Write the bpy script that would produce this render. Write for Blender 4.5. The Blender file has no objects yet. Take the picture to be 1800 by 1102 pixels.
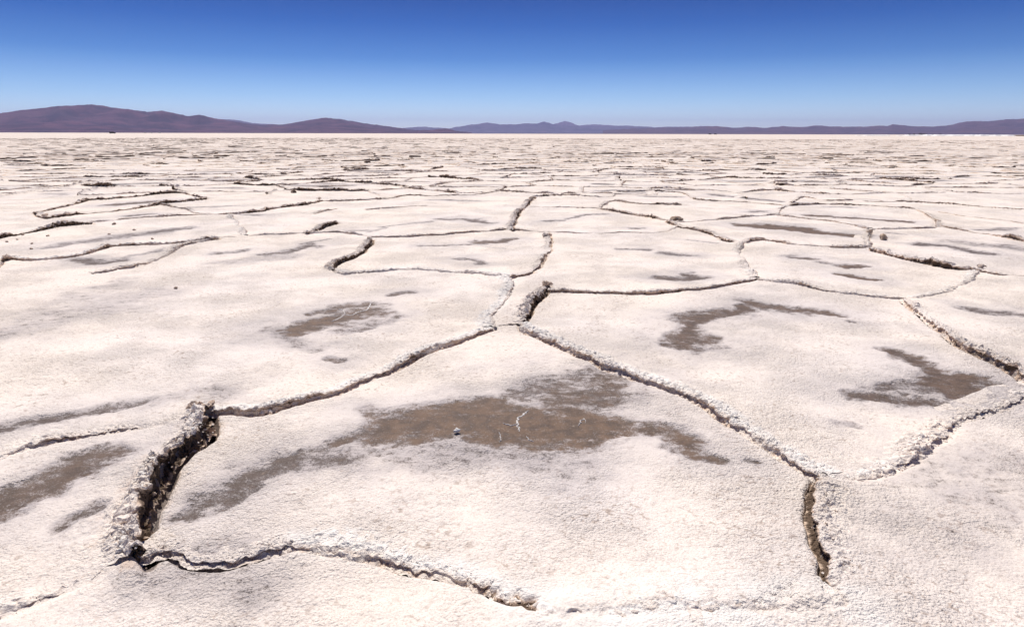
import bpy, math, random
import numpy as np
from mathutils import Matrix, Vector
random.seed(7)
rng = np.random.default_rng(11)
f32 = np.float32
C = bpy.context.scene.collection

# ------------------------------------------------------------------ camera
CAMH, FPX, IW, IH = 1.5, 1173.0, 1800.0, 1102.0
HORIZON = 235.0
pitch = math.atan((IH / 2 - HORIZON) / FPX)
fwd = Vector((0, math.cos(pitch), -math.sin(pitch)))
right = Vector((1, 0, 0.0024)).normalized()
right = (right - fwd * right.dot(fwd)).normalized()
up = right.cross(fwd).normalized()
cam_data = bpy.data.cameras.new('camera')
cam_data.sensor_width = 36.0
cam_data.lens = FPX / IW * 36.0
cam_data.clip_start = 0.05
cam_data.clip_end = 300000.0
cam = bpy.data.objects.new('camera', cam_data)
C.objects.link(cam)
M = Matrix.Identity(4)
for i in range(3):
    M[i][0], M[i][1], M[i][2] = right[i], up[i], -fwd[i]
M[2][3] = CAMH
cam.matrix_world = M
bpy.context.scene.camera = cam

def ray(px, py):
    return fwd * FPX + right * (px - IW / 2) - up * (py - IH / 2)
def ground_at(px, py, z=0.0):
    d = ray(px, py)
    t = (z - CAMH) / d.z
    return (d.x * t, d.y * t)

# ------------------------------------------------------------------ noise
_perm = rng.permutation(256).astype(np.int32)
_perm = np.concatenate([_perm, _perm])
_ang = rng.random(256) * 2 * np.pi
_g2 = np.stack([np.cos(_ang), np.sin(_ang)], 1).astype(f32)
_g3 = rng.normal(size=(256, 3)); _g3 = (_g3 / np.linalg.norm(_g3, axis=1)[:, None] * 1.2).astype(f32)
def _fade(t): return t * t * t * (t * (t * 6 - 15) + 10)
def n2(x, y):
    x = np.asarray(x, np.float64); y = np.asarray(y, np.float64)
    xi = np.floor(x).astype(np.int64); yi = np.floor(y).astype(np.int64)
    xf = (x - xi).astype(f32); yf = (y - yi).astype(f32)
    xi &= 255; yi &= 255
    u, v = _fade(xf), _fade(yf)
    def g(ix, iy, dx, dy):
        h = _g2[_perm[_perm[ix & 255] + (iy & 255)]]
        return h[..., 0] * dx + h[..., 1] * dy
    a = g(xi, yi, xf, yf); b = g(xi + 1, yi, xf - 1, yf)
    c = g(xi, yi + 1, xf, yf - 1); d = g(xi + 1, yi + 1, xf - 1, yf - 1)
    return ((a + (b - a) * u) + ((c + (d - c) * u) - (a + (b - a) * u)) * v) * 1.4
def n3(x, y, z):
    xi = np.floor(x).astype(np.int64); yi = np.floor(y).astype(np.int64); zi = np.floor(z).astype(np.int64)
    xf = (x - xi).astype(f32); yf = (y - yi).astype(f32); zf = (z - zi).astype(f32)
    u, v, w = _fade(xf), _fade(yf), _fade(zf)
    r = 0
    for a in (0, 1):
        for b in (0, 1):
            for c in (0, 1):
                h = _g3[_perm[(_perm[(_perm[(xi + a) & 255] + yi + b) & 255] + zi + c) & 255]]
                wgt = (u if a else 1 - u) * (v if b else 1 - v) * (w if c else 1 - w)
                r = r + wgt * (h[..., 0] * (xf - a) + h[..., 1] * (yf - b) + h[..., 2] * (zf - c))
    return r
def fbm2(x, y, o=3, g=0.5):
    r = 0; a = 1.0
    for i in range(o):
        r = r + a * n2(x + 17.3 * i, y - 9.1 * i); x = x * 2.03; y = y * 2.03; a *= g
    return r
def sstep(a, b, x):
    t = np.clip((x - a) / (b - a), 0, 1); return t * t * (3 - 2 * t)

def undul(x, y):
    """gentle large-scale undulation of the crust, metres"""
    return (0.018 * n2(x * 0.35 + 3, y * 0.35) + 0.010 * n2(x * 0.9, y * 0.9 + 5)).astype(f32)

# ------------------------------------------------------------------ traced ridges (photo pixel -> ground plane)
# label, points, height, width, crack side, roughness of rubble, darkness of the crack face
N_, R_, L_, U_ = (0, -1), (1, 0), (-1, 0), (0, 1)
RD = [
 ('big dark-faced broken salt ridge with a gaping black undercut at lower left', [(236,958),(230,925),(236,885),(250,848),(270,812),(300,780),(330,755),(345,735),(352,712)], .125,.095,R_,1.0,1.3),
 ('crumbling low salt ridge running off the bottom left corner', [(-160,1130),(-60,1085),(0,1060),(60,1042),(130,1012),(185,985),(236,958)], .042,.16,N_,1.7,.35),
 ('long white salt ridge with sharp dark undercut bordering the front plate on the upper left', [(352,712),(400,712),(440,712),(480,706),(530,694),(580,681),(640,655),(700,632),(760,605),(820,583),(865,570)], .06,.11,N_,.8,.9),
 ('very short low salt lip closing the tip of the front plate', [(865,570),(888,566),(915,562)], .028,.08,N_,.8,.6),
 ('salt ridge descending right from the central junction, crisp dark crack then soft white crumbs', [(915,562),(955,588),(1010,612),(1060,635),(1110,650),(1160,668),(1220,693),(1280,728),(1340,765),(1400,803),(1448,832)], .055,.15,N_,1.0,.7),
 ('rusty tinted broken ridge at the lower left corner of the front plate', [(236,958),(268,962),(300,958),(340,972),(385,970),(430,962),(480,950),(512,944)], .042,.13,N_,1.6,.8),
 ('rusty crumb-lined crack above a white bulge, bottom left of centre', [(512,944),(545,950),(590,957),(640,966),(700,978),(770,992),(835,1012)], .036,.15,N_,1.8,.65),
 ('cluster of jagged rusty crumbs where the front ridge meets the white bulge, bottom centre', [(835,1012),(850,1022),(866,1018),(885,1035),(905,1048),(925,1045),(945,1062)], .045,.14,N_,1.9,.85),
 ('soft bulging snow-white salt lip at the bottom centre and right', [(945,1062),(980,1074),(1030,1070),(1085,1072),(1140,1056),(1210,1052),(1290,1058),(1350,1052),(1430,1050),(1486,1045)], .080,.24,N_,.62,.30),
 ('short dark notch breaking the white bulge near the bottom right corner', [(1322,1064),(1345,1054),(1362,1040),(1378,1032)], .045,.07,N_,1.3,1.1),
 ('double-cracked salt ridge running down the right side of the front plate', [(1448,832),(1444,870),(1446,925),(1460,980),(1470,1022),(1486,1045)], .075,.11,L_,.7,1.15),
 ('broad white salt ridge leaving the frame at bottom right', [(1486,1045),(1510,1070),(1545,1110),(1590,1160)], .045,.2,L_,.6,.3),
 ('faint thin salt lip at the very bottom right of centre', [(1080,1090),(1150,1080),(1220,1078),(1262,1084),(1300,1096)], .014,.10,N_,.6,.3),
 ('pale salt ridge with tan crumbling side rising to the right edge', [(1448,832),(1500,832),(1545,824),(1600,802),(1640,772),(1672,738),(1720,720),(1800,695),(1900,668)], .032,.13,N_,1.8,.5),
 ('ridge with tan crumbs running from the left edge to the big dark-faced ridge', [(-150,850),(-60,818),(0,795),(50,776),(110,760),(180,752),(240,745),(300,738),(352,716)], .034,.14,N_,1.5,.6),
 ('smooth faint white swelling ridge curving across the left plate', [(-120,690),(-40,672),(30,660),(80,645),(120,632),(165,622),(230,617),(300,620),(370,628),(430,645)], .010,.3,N_,.2,.0),
 ('soft white crumbly ridge climbing from front plate tip to the junction behind it', [(865,570),(858,552),(880,528),(896,505),(893,486)], .05,.16,R_,1.1,.35),
 ('short steep ridge with black hollows in its face just right of the plate tip', [(915,562),(922,545),(938,528),(950,512),(963,498)], .085,.12,R_,1.4,1.0),
 ('curved ridge with smooth dark cut bending up behind the central junction', [(893,486),(930,475),(950,457),(964,434),(966,420),(962,405)], .07,.12,R_,.7,.9),
 ('white lumpy ridge running left from the central junction', [(893,486),(840,480),(780,474),(720,470),(660,474),(610,478),(584,470)], .045,.16,N_,.9,.25),
 ('short dark-faced ridge hooked at the left end of the second plate', [(584,470),(592,456),(622,446),(642,432),(652,416)], .085,.12,R_,1.2,.95),
 ('thin tan-flecked ridge along the back of the second plate', [(652,414),(720,412),(800,406),(870,402),(930,402),(962,405)], .05,.12,N_,.8,.5),
 ('straight dark-edged ridge running right from the block with black hollows', [(963,508),(1020,508),(1080,511),(1150,512),(1220,505),(1280,496),(1330,488)], .05,.12,N_,.7,.8),
 ('low rough ridge between two right-hand plates with stained centres', [(1330,488),(1400,497),(1450,508),(1520,516),(1592,522)], .05,.14,N_,.9,.45),
 ('strong brown-shadowed ridge plunging to the right edge', [(1592,524),(1625,548),(1675,588),(1730,618),(1800,655),(1880,700)], .068,.10,L_,1.0,.88),
 ('pale crumbly ridge linking the strong right ridge to a knob behind', [(1592,522),(1650,512),(1700,492),(1725,472)], .04,.14,N_,1.0,.2),
 ('short ridge running upward beside the plate right of centre', [(1330,488),(1312,466),(1297,440),(1305,424)], .05,.14,R_,.9,.3),
 ('thin low ridge right of the upright knob behind the central plates', [(962,405),(1040,409),(1100,407),(1160,406),(1195,396)], .03,.1,N_,.7,.4),
 ('uneven brown-edged ridge dropping to the stained plate right of centre', [(1172,386),(1195,396),(1240,403),(1280,418),(1305,424)], .07,.13,N_,1.1,.7),
 ('long rough ridge in front of the brown puddle plate', [(1305,424),(1335,418),(1400,426),(1470,431),(1530,432)], .06,.13,N_,1.0,.5),
 ('knobbly dark-sided ridge slanting right beyond the brown puddle plate', [(1530,434),(1580,446),(1640,461),(1690,469),(1725,472)], .085,.13,N_,1.1,.75),
 ('ridge reaching the right edge from the upright knob', [(1725,474),(1760,479),(1800,480),(1860,484)], .06,.13,N_,.9,.5),
 ('short stubby ridge at the right end of the brown puddle plate', [(1530,434),(1524,416),(1528,402)], .07,.13,R_,1.3,.7),
 ('low ridge behind the brown puddle on the right', [(1528,400),(1480,389),(1420,381),(1366,375)], .06,.12,N_,1.0,.5),
 ('low ridge left of the brown puddle plate', [(1366,375),(1310,378),(1250,384),(1185,390)], .05,.12,N_,.9,.4),
 ('short ridge between two far stained plates on the right', [(1528,402),(1580,400),(1648,397)], .05,.12,N_,1.0,.4),
 ('ridge trailing down to the right edge past the far stained plates', [(1648,394),(1714,404),(1754,410),(1800,419),(1860,430)], .07,.12,N_,1.1,.6),
 ('hooked ridge around the long thin brown puddle', [(1648,397),(1648,386),(1630,375),(1610,366),(1573,363),(1522,359),(1435,357),(1380,362),(1366,375)], .055,.12,N_,1.0,.6),
 ('ridge below the paired grey stains at far left', [(160,478),(205,470),(245,463),(285,448),(325,428),(384,416)], .05,.12,N_,.9,.5),
 ('bold dark ridge from the left edge ending in a white hump', [(-70,500),(-20,470),(8,452),(60,452),(122,447),(170,436),(200,428),(280,426),(384,416)], .075,.13,N_,1.1,.85),
 ('low pale ridge behind the broad left plate', [(384,416),(450,412),(520,409),(590,406),(652,414)], .04,.12,N_,.8,.35),
 ('dark mossy looking raised ridge at the far left edge', [(-60,425),(0,411),(50,402),(101,394),(161,389)], .095,.14,N_,1.3,1.0),
 ('thin ridge continuing right from the dark raised ridge', [(161,389),(228,382),(292,379),(346,376),(400,376)], .05,.12,N_,1.0,.5),
 ('short white jagged ridge left of centre', [(402,376),(412,385),(426,400),(432,412)], .055,.12,R_,1.1,.3),
 ('brown-shadowed ridge from the left with a dark nub at its start', [(60,372),(77,380),(97,379),(144,373),(201,368),(262,360),(289,355),(363,347)], .085,.12,N_,1.1,.85),
 ('arched dark ridge above the brown-shadowed one at left', [(60,371),(90,364),(124,357),(154,349),(188,347),(235,343),(285,338),(322,337),(363,346)], .085,.12,N_,1.1,.85),
 ('crumbly linking ridge left of centre behind the grey streak plate', [(284,359),(329,367),(346,374),(400,376)], .045,.11,N_,1.0,.4),
 ('dark curved ridge in front of a grey plate left of centre', [(403,374),(453,370),(487,363),(534,358),(564,351)], .08,.12,N_,1.0,.75),
 ('small isolated dark heap-like ridge left of centre', [(536,408),(551,402),(570,395),(592,390)], .075,.12,N_,1.2,.9),
 ('dark ridge at the left edge near the middle distance', [(-50,356),(0,343),(40,338),(67,332),(110,328),(133,323),(147,318)], .095,.13,N_,1.2,.95),
 ('thin ridge spanning the centre in the middle distance', [(564,352),(600,352),(677,348),(714,342),(761,343),(835,340),(885,333)], .06,.12,N_,1.0,.6),
 ('upright row of dark clods rising behind the centre plates', [(899,401),(902,385),(914,368),(926,356),(936,346)], .085,.12,R_,1.4,.8),
 ('low ridge right of the row of upright clods', [(936,344),(996,343),(1070,345),(1083,335)], .05,.12,N_,1.0,.4),
 ('pale ridge curling around a small plate right of centre', [(1053,366),(1062,358),(1080,352),(1124,357),(1198,359)], .05,.12,N_,1.0,.4),
 ('faint ridge left of the small curled plate', [(930,362),(969,363),(1010,364),(1053,366)], .025,.1,N_,.8,.3),
 ('pale ridge ending beside a dark flat clod right of centre', [(1053,366),(1080,370),(1137,380),(1172,386)], .05,.12,N_,1.0,.4),
 ('thin ridge right of centre in the middle distance', [(1083,335),(1140,334),(1200,338),(1227,350),(1290,352),(1366,358),(1380,362)], .06,.12,N_,1.1,.55),
 ('short ridge hooking around a far plate on the right', [(1380,362),(1411,345),(1452,351),(1500,350)], .055,.12,N_,1.1,.55),
 ('faint broken lip on the grey plate left of centre', [(551,375),(570,370),(590,366)], .03,.1,N_,.9,.4),
 ('faint tan lip left of the upright clods', [(640,368),(677,365),(715,362),(751,360)], .025,.1,N_,.9,.5),
 ('far right low ridge just above the trailing ridge', [(1650,372),(1700,380),(1760,386),(1800,392),(1850,398)], .03,.12,N_,1.0,.3),
 ('far right dark-flecked ridge in the middle distance', [(1520,352),(1600,352),(1660,356),(1740,362),(1800,366),(1850,370)], .06,.12,N_,1.1,.6),
]

# stains: points (px), radius in metres across, strength, warm(0 grey..1 brown)
ST = [
 # front plate big brown arc
 ([(600,768),(640,757),(690,748),(730,740)], .085,.85,.7),([(700,745),(760,738),(820,728),(860,735)], .17,1.05,1),([(820,712),(850,706),(880,720)],.10,1.0,.9),
 ([(880,748),(940,745),(1000,750),(1040,735)], .20,1.15,1),([(1000,705),(1050,692),(1080,675)], .16,.85,.6),([(930,690),(1000,672),(1060,660)], .20,.66,.35),
 ([(1090,738),(1130,745),(1170,765),(1215,790)], .085,.9,.8),([(1250,802),(1265,808)], .04,.9,.6),([(1320,810),(1330,812)],.03,.5,.3),
 ([(620,800),(560,800),(500,812)], .16,.62,.1),([(510,805),(460,835),(410,862),(350,880)], .085,.80,.15),([(440,860),(405,880)], .06,.8,.2),([(700,790),(800,800),(900,800),(1000,800)], .22,.42,.2),
 # right-hand plate arcs
 ([(1205,560),(1250,552),(1300,545)], .13,.95,.7),([(1215,585),(1200,605),(1240,600)], .12,.95,.6),([(1310,530),(1360,540),(1410,547),(1450,551)], .09,.95,.8),([(1465,552),(1478,556)], .05,.9,.6),([(1495,566),(1505,567)],.03,.7,.4),
 ([(1215,592),(1203,566),(1255,552),(1312,541)], .10,1.0,.6),([(1575,615),(1620,640),(1665,660),(1745,675)], .065,.9,.6),([(1640,670),(1690,685),(1700,665)], .13,1.0,.7),([(1500,692),(1560,700),(1640,708)], .08,.88,.4),([(1560,680),(1620,680)], .12,.68,.2),([(1480,748),(1510,752)], .05,.55,.2),
 ([(1710,545),(1770,553),(1830,562)], .09,.75,.1),
 # left
 ([(510,580),(550,568),(600,558),(640,548)], .15,1.05,1),([(560,545),(620,535),(650,532)], .10,.85,.7),([(690,518),(725,515)], .06,.8,.5),([(575,628),(595,630)], .04,.8,.6),([(620,575),(680,560)], .12,.55,.3),([(480,590),(520,600),(570,605)],.12,.45,.1),
 ([(0,880),(60,858),(120,830),(175,800)], .13,.95,.5),([(70,840),(120,805),(170,795)], .09,.75,.3),([(130,915),(165,898),(178,890)], .045,.78,.2),
 ([(-60,765),(40,745),(120,728),(235,712)], .075,.78,.1),([(180,715),(300,700),(400,690)], .12,.35,0),
 ([(-50,600),(60,570),(160,545),(250,520)], .35,.36,0),([(60,545),(130,525),(220,495)], .18,.30,.1),
 ([(140,458),(175,462),(210,458)], .11,.85,.3),([(200,455),(250,448),(290,440)], .07,.5,0),
 ([(380,445),(425,441)], .10,.65,.1),([(480,446),(520,440),(550,432)], .12,.80,.2),([(400,460),(520,450)],.22,.35,0),([(530,430),(580,420)],.04,.6,.1),
 ([(90,432),(170,422),(260,410),(330,400)], .16,.6,.05),([(280,405),(325,402)], .11,.85,.2),
 ([(195,360),(240,357),(280,354)], .2,.95,.7),([(235,380),(260,378)],.12,.8,.2),([(340,365),(400,362)],.16,.5,0),([(420,378),(460,379)],.1,.6,0),
 ([(490,325),(590,330)],.2,.5,.1),
 # second plate behind
 ([(840,425),(880,424),(895,420)], .10,.98,.8),([(740,432),(800,430),(850,428)], .05,.75,.3),([(805,456),(830,455),(850,464)], .07,.72,.1),([(650,408),(690,395),(760,388)],.07,.5,0),([(780,384),(830,385),(862,393)], .12,.8,.4),([(610,406),(640,405)], .07,.75,.4),
 ([(960,389),(990,388)],.07,.75,.2),([(1000,385),(1030,378),(1065,377)], .07,.75,.2),([(1115,402),(1130,401)], .07,.8,.4),([(760,352),(830,353)],.1,.75,.2),
 ([(1090,437),(1130,438)], .08,.7,.1),([(1165,444),(1210,448)], .09,.72,.1),([(1150,490),(1190,490),(1230,488)], .08,.85,.4),([(1210,482),(1225,490)], .07,.85,.4),([(1210,420),(1260,426)],.04,.6,.3),
 ([(1310,395),(1370,400),(1430,407),(1500,415)], .17,1.15,1),([(1350,396),(1410,402)],.16,1.2,1),([(1430,378),(1500,382),(1560,387),(1600,390)], .12,1.1,1),
 ([(1400,453),(1432,456)], .07,.92,.5),([(1480,471),(1520,470)], .08,1.0,.9),([(1475,484),(1510,489),(1540,494)], .07,1.1,1),([(1440,462),(1480,470)],.06,.6,.3),
 ([(1620,428),(1680,435),(1740,446)], .11,.8,.1),([(1680,425),(1760,432),(1820,440)],.22,.5,0),([(1720,405),(1790,400)],.1,.6,0),
 ([(1320,372),(1345,371)],.1,.75,.1),([(1250,342),(1330,350),(1400,356)],.14,.7,.1),([(1455,363),(1490,364)],.1,.6,.1),
 ([(1180,333),(1220,334)],.2,.95,.7),([(1140,345),(1190,346)],.12,.8,.4),([(1700,430),(1750,430)],.1,.4,0),
 ([(1560,410),(1590,412)],.05,.5,.2),([(1380,450),(1395,449)],.05,.5,.2),([(1750,640),(1800,690)],.2,.3,.1),([(1700,860),(1800,820)],.35,.35,0),([(1560,960),(1650,900)],.3,.25,.2),
 ([(300,1010),(400,1005)],.18,.35,.1),
]
VEINS = [  # label, points, width
 ('white crooked salt vein crossing the middle of the front brown stain', [(929,718),(919,727),(911,732),(909,743),(914,757)], .009),
 ('thin salt vein branching left from the crooked one on the front stain', [(884,741),(892,744),(903,745),(910,742)], .005),
 ('faint short salt vein at the lower edge of the front stain', [(877,757),(880,766),(878,776)], .004),
 ('small salt fleck vein right below the crooked vein', [(926,764),(930,771),(938,774)], .005),
 ('hooked thin salt vein on the right part of the front stain', [(1016,747),(1021,738),(1027,733),(1030,741)], .004),
 ('pale wandering salt vein on the stain of the broad left plate', [(583,562),(596,556),(606,550),(618,551),(630,545),(645,541),(652,530)], .010),
 ('small salt vein spur on the stain of the broad left plate', [(606,550),(603,543),(594,539)], .006),
 ('thin white salt vein under the small brown stain of the second plate', [(838,429),(850,432),(868,435),(890,437)], .012),
]

def smooth_path(p, ds, wob=0.0, seed=0.0):
    p = np.array(p, float)
    # Catmull-Rom through the points
    q = np.vstack([2 * p[0] - p[1], p, 2 * p[-1] - p[-2]])
    out = []
    for i in range(len(p) - 1):
        a, b, c, d = q[i], q[i + 1], q[i + 2], q[i + 3]
        L = np.linalg.norm(c - b); n = max(2, int(L / ds))
        t = np.linspace(0, 1, n, endpoint=False)[:, None]
        out.append(0.5 * (2 * b + (c - a) * t + (2 * a - 5 * b + 4 * c - d) * t * t + (3 * b - 3 * c + d - a) * t ** 3))
    out.append(p[-1:])
    p = np.vstack(out)
    s = np.concatenate([[0], np.cumsum(np.linalg.norm(np.diff(p, axis=0), axis=1))])
    n = max(3, int(s[-1] / ds) + 1)
    ss = np.linspace(0, s[-1], n)
    p = np.stack([np.interp(ss, s, p[:, 0]), np.interp(ss, s, p[:, 1])], 1)
    if wob:
        t = np.gradient(p, axis=0); t /= np.linalg.norm(t, axis=1)[:, None] + 1e-9
        e = np.minimum(1, np.minimum(ss, ss[-1] - ss) / 0.15)
        w = (n2(ss * 2.3, ss * 0 + seed) * 0.035 + n2(ss * 7, ss * 0 + seed + 7) * 0.016) * e * wob
        p = p + np.stack([-t[:, 1], t[:, 0]], 1) * w[:, None]
    return p, ss

class Ridge: pass
ridges = []
for k, (lab, pts, H, w, side, rub, dark) in enumerate(RD):
    g = [ground_at(x, y, 0.5 * H) for x, y in pts]
    r = Ridge(); r.label = lab; r.g = g; r.H, r.w, r.side, r.rub, r.dark = (H * 1.15 if .02 < H < .055 else H), w * .85, side, rub, dark
    r.dist = min(math.hypot(*q) for q in g); r.traced = True; r.seed = k * 3.7
    ridges.append(r)

# ------------------------------------------------------------------ far polygons: jittered cells, edges of the Voronoi diagram
Y_TR = ground_at(900, 343)[1]
CELL = 2.25
def in_traced(x, y, m=0.0):
    return y < Y_TR - m and abs(x) < 0.80 * y + 1.3 - m
seeds = []
ymax = 230.0
j = 0
yy = -4.0
while yy < ymax:
    half = 0.95 * max(yy, 3) + 6
    xx = -half + (CELL * .5 if j % 2 else 0)
    while xx < half:
        seeds.append((xx + random.uniform(-.42, .42) * CELL, yy + random.uniform(-.42, .42) * CELL))
        xx += CELL * random.uniform(.9, 1.25)
    yy += CELL * (0.85 if yy < 60 else 1.0); j += 1
sd = np.array(seeds)
order = np.argsort(sd[:, 1]); sd = sd[order]
def voronoi_edges(sd):
    edges = {}
    N = len(sd)
    for i in range(N):
        lo = np.searchsorted(sd[:, 1], sd[i, 1] - 5.2); hi = np.searchsorted(sd[:, 1], sd[i, 1] + 5.2)
        cand = np.arange(lo, hi)
        d = sd[cand] - sd[i]; dd = (d ** 2).sum(1)
        o = np.argsort(dd)[1:22]
        poly = [(-9, -9, -1), (9, -9, -1), (9, 9, -1), (-9, 9, -1)]   # x,y,id of edge starting here
        for jn in o:
            nx, ny = d[jn]; c = dd[jn] * .5; jid = int(cand[jn])
            new = []; n = len(poly)
            for a in range(n):
                x0, y0, e0 = poly[a]; x1, y1, _ = poly[(a + 1) % n]
                f0 = x0 * nx + y0 * ny - c; f1 = x1 * nx + y1 * ny - c
                if f0 <= 0:
                    new.append((x0, y0, e0))
                    if f1 > 0:
                        t = f0 / (f0 - f1); new.append((x0 + (x1 - x0) * t, y0 + (y1 - y0) * t, jid))
                elif f1 <= 0:
                    t = f0 / (f0 - f1); new.append((x0 + (x1 - x0) * t, y0 + (y1 - y0) * t, e0))
            poly = new
        n = len(poly)
        for a in range(n):
            x0, y0, e0 = poly[a]; x1, y1, _ = poly[(a + 1) % n]
            if e0 > i and abs(x0) < 8 and abs(y0) < 8 and abs(x1) < 8 and abs(y1) < 8:
                edges[(i, e0)] = (x0 + sd[i, 0], y0 + sd[i, 1], x1 + sd[i, 0], y1 + sd[i, 1])
    return edges
ve = voronoi_edges(sd)
for (i, jn), (x0, y0, x1, y1) in ve.items():
    L = math.hypot(x1 - x0, y1 - y0)
    mx, my = (x0 + x1) / 2, (y0 + y1) / 2
    if L < 0.25 or in_traced(mx, my, 0.2) or in_traced(x0, y0, 0.9) or in_traced(x1, y1, 0.9): continue
    rr = random.random()
    if rr < (0.04 if my < 40 else .06 if my < 80 else .35): continue
    r = Ridge(); r.traced = False
    nb = max(1, int(L / .8)); g = [(x0, y0)]
    px_, py_ = -(y1 - y0) / L, (x1 - x0) / L
    for q in range(1, nb):
        o = random.uniform(-.12, .12); t = q / nb
        g.append((x0 + (x1 - x0) * t + px_ * o, y0 + (y1 - y0) * t + py_ * o))
    g.append((x1, y1)); r.g = g
    strong = random.random()
    leftness = 0.25 * max(0, min(1, -mx / (0.4 * max(my, 5))))
    if strong < .06 + leftness * .5: r.H = random.uniform(.055, .08); r.dark = random.uniform(.5, .95)
    elif strong < .5: r.H = random.uniform(.032, .048); r.dark = random.uniform(.15, .45)
    else: r.H = random.uniform(.024, .036); r.dark = .1
    r.w = random.uniform(.11, .15); r.side = N_; r.rub = random.uniform(.9, 1.4)
    r.dist = math.hypot(mx, my); r.seed = random.uniform(0, 200)
    if r.dist > 25: r.dark *= .7
    r.label = None; ridges.append(r)

# ------------------------------------------------------------------ ground grid
rows = [-14.0, -6.0, -3.0, -1.5, -0.6, 0.0, 0.4, 0.7, 0.9]
y = 1.05
while y < 60: rows.append(y); y += max(0.0045, 0.0036 * y)
while y < 260: rows.append(y); y += 0.011 * y
while y < 42000: rows.append(y); y *= 1.12

rows = np.array(rows)
tt = np.linspace(-0.98, 0.98, 1021)
tt = np.concatenate([[-1.05, -1.02, -1.0], tt, [1.0, 1.02, 1.05]])
srow = np.where(rows < .9, 2.3, rows + 1.4)
srow[:3] = (9, 5, 3.5)
X = (srow[:, None] * tt[None, :]).astype(np.float64)
Y = np.repeat(rows[:, None], len(tt), 1)
NR, NC = X.shape
D = np.full((NR, NC), 9.0, f32); HH = np.zeros((NR, NC), f32); SW = np.zeros((NR, NC), f32); CR = np.zeros((NR, NC), f32); FR = np.zeros((NR, NC), f32)
def block(x0, x1, y0, y1):
    a, b = np.searchsorted(rows, y0), np.searchsorted(rows, y1)
    if b <= a: return None
    s0, s1 = srow[a], srow[b - 1]
    lo = min(x0 / s0, x0 / s1); hi = max(x1 / s0, x1 / s1)
    c, d = np.searchsorted(tt, lo), np.searchsorted(tt, hi)
    if d <= c: return None
    return slice(a, b), slice(c, d)
def seg_dist(bx, by, p, q):
    dx, dy = q[0] - p[0], q[1] - p[1]; L2 = dx * dx + dy * dy + 1e-12
    t = np.clip(((bx - p[0]) * dx + (by - p[1]) * dy) / L2, 0, 1)
    ex, ey = bx - (p[0] + t * dx), by - (p[1] + t * dy)
    return ex, ey, np.sqrt(ex * ex + ey * ey)

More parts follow.
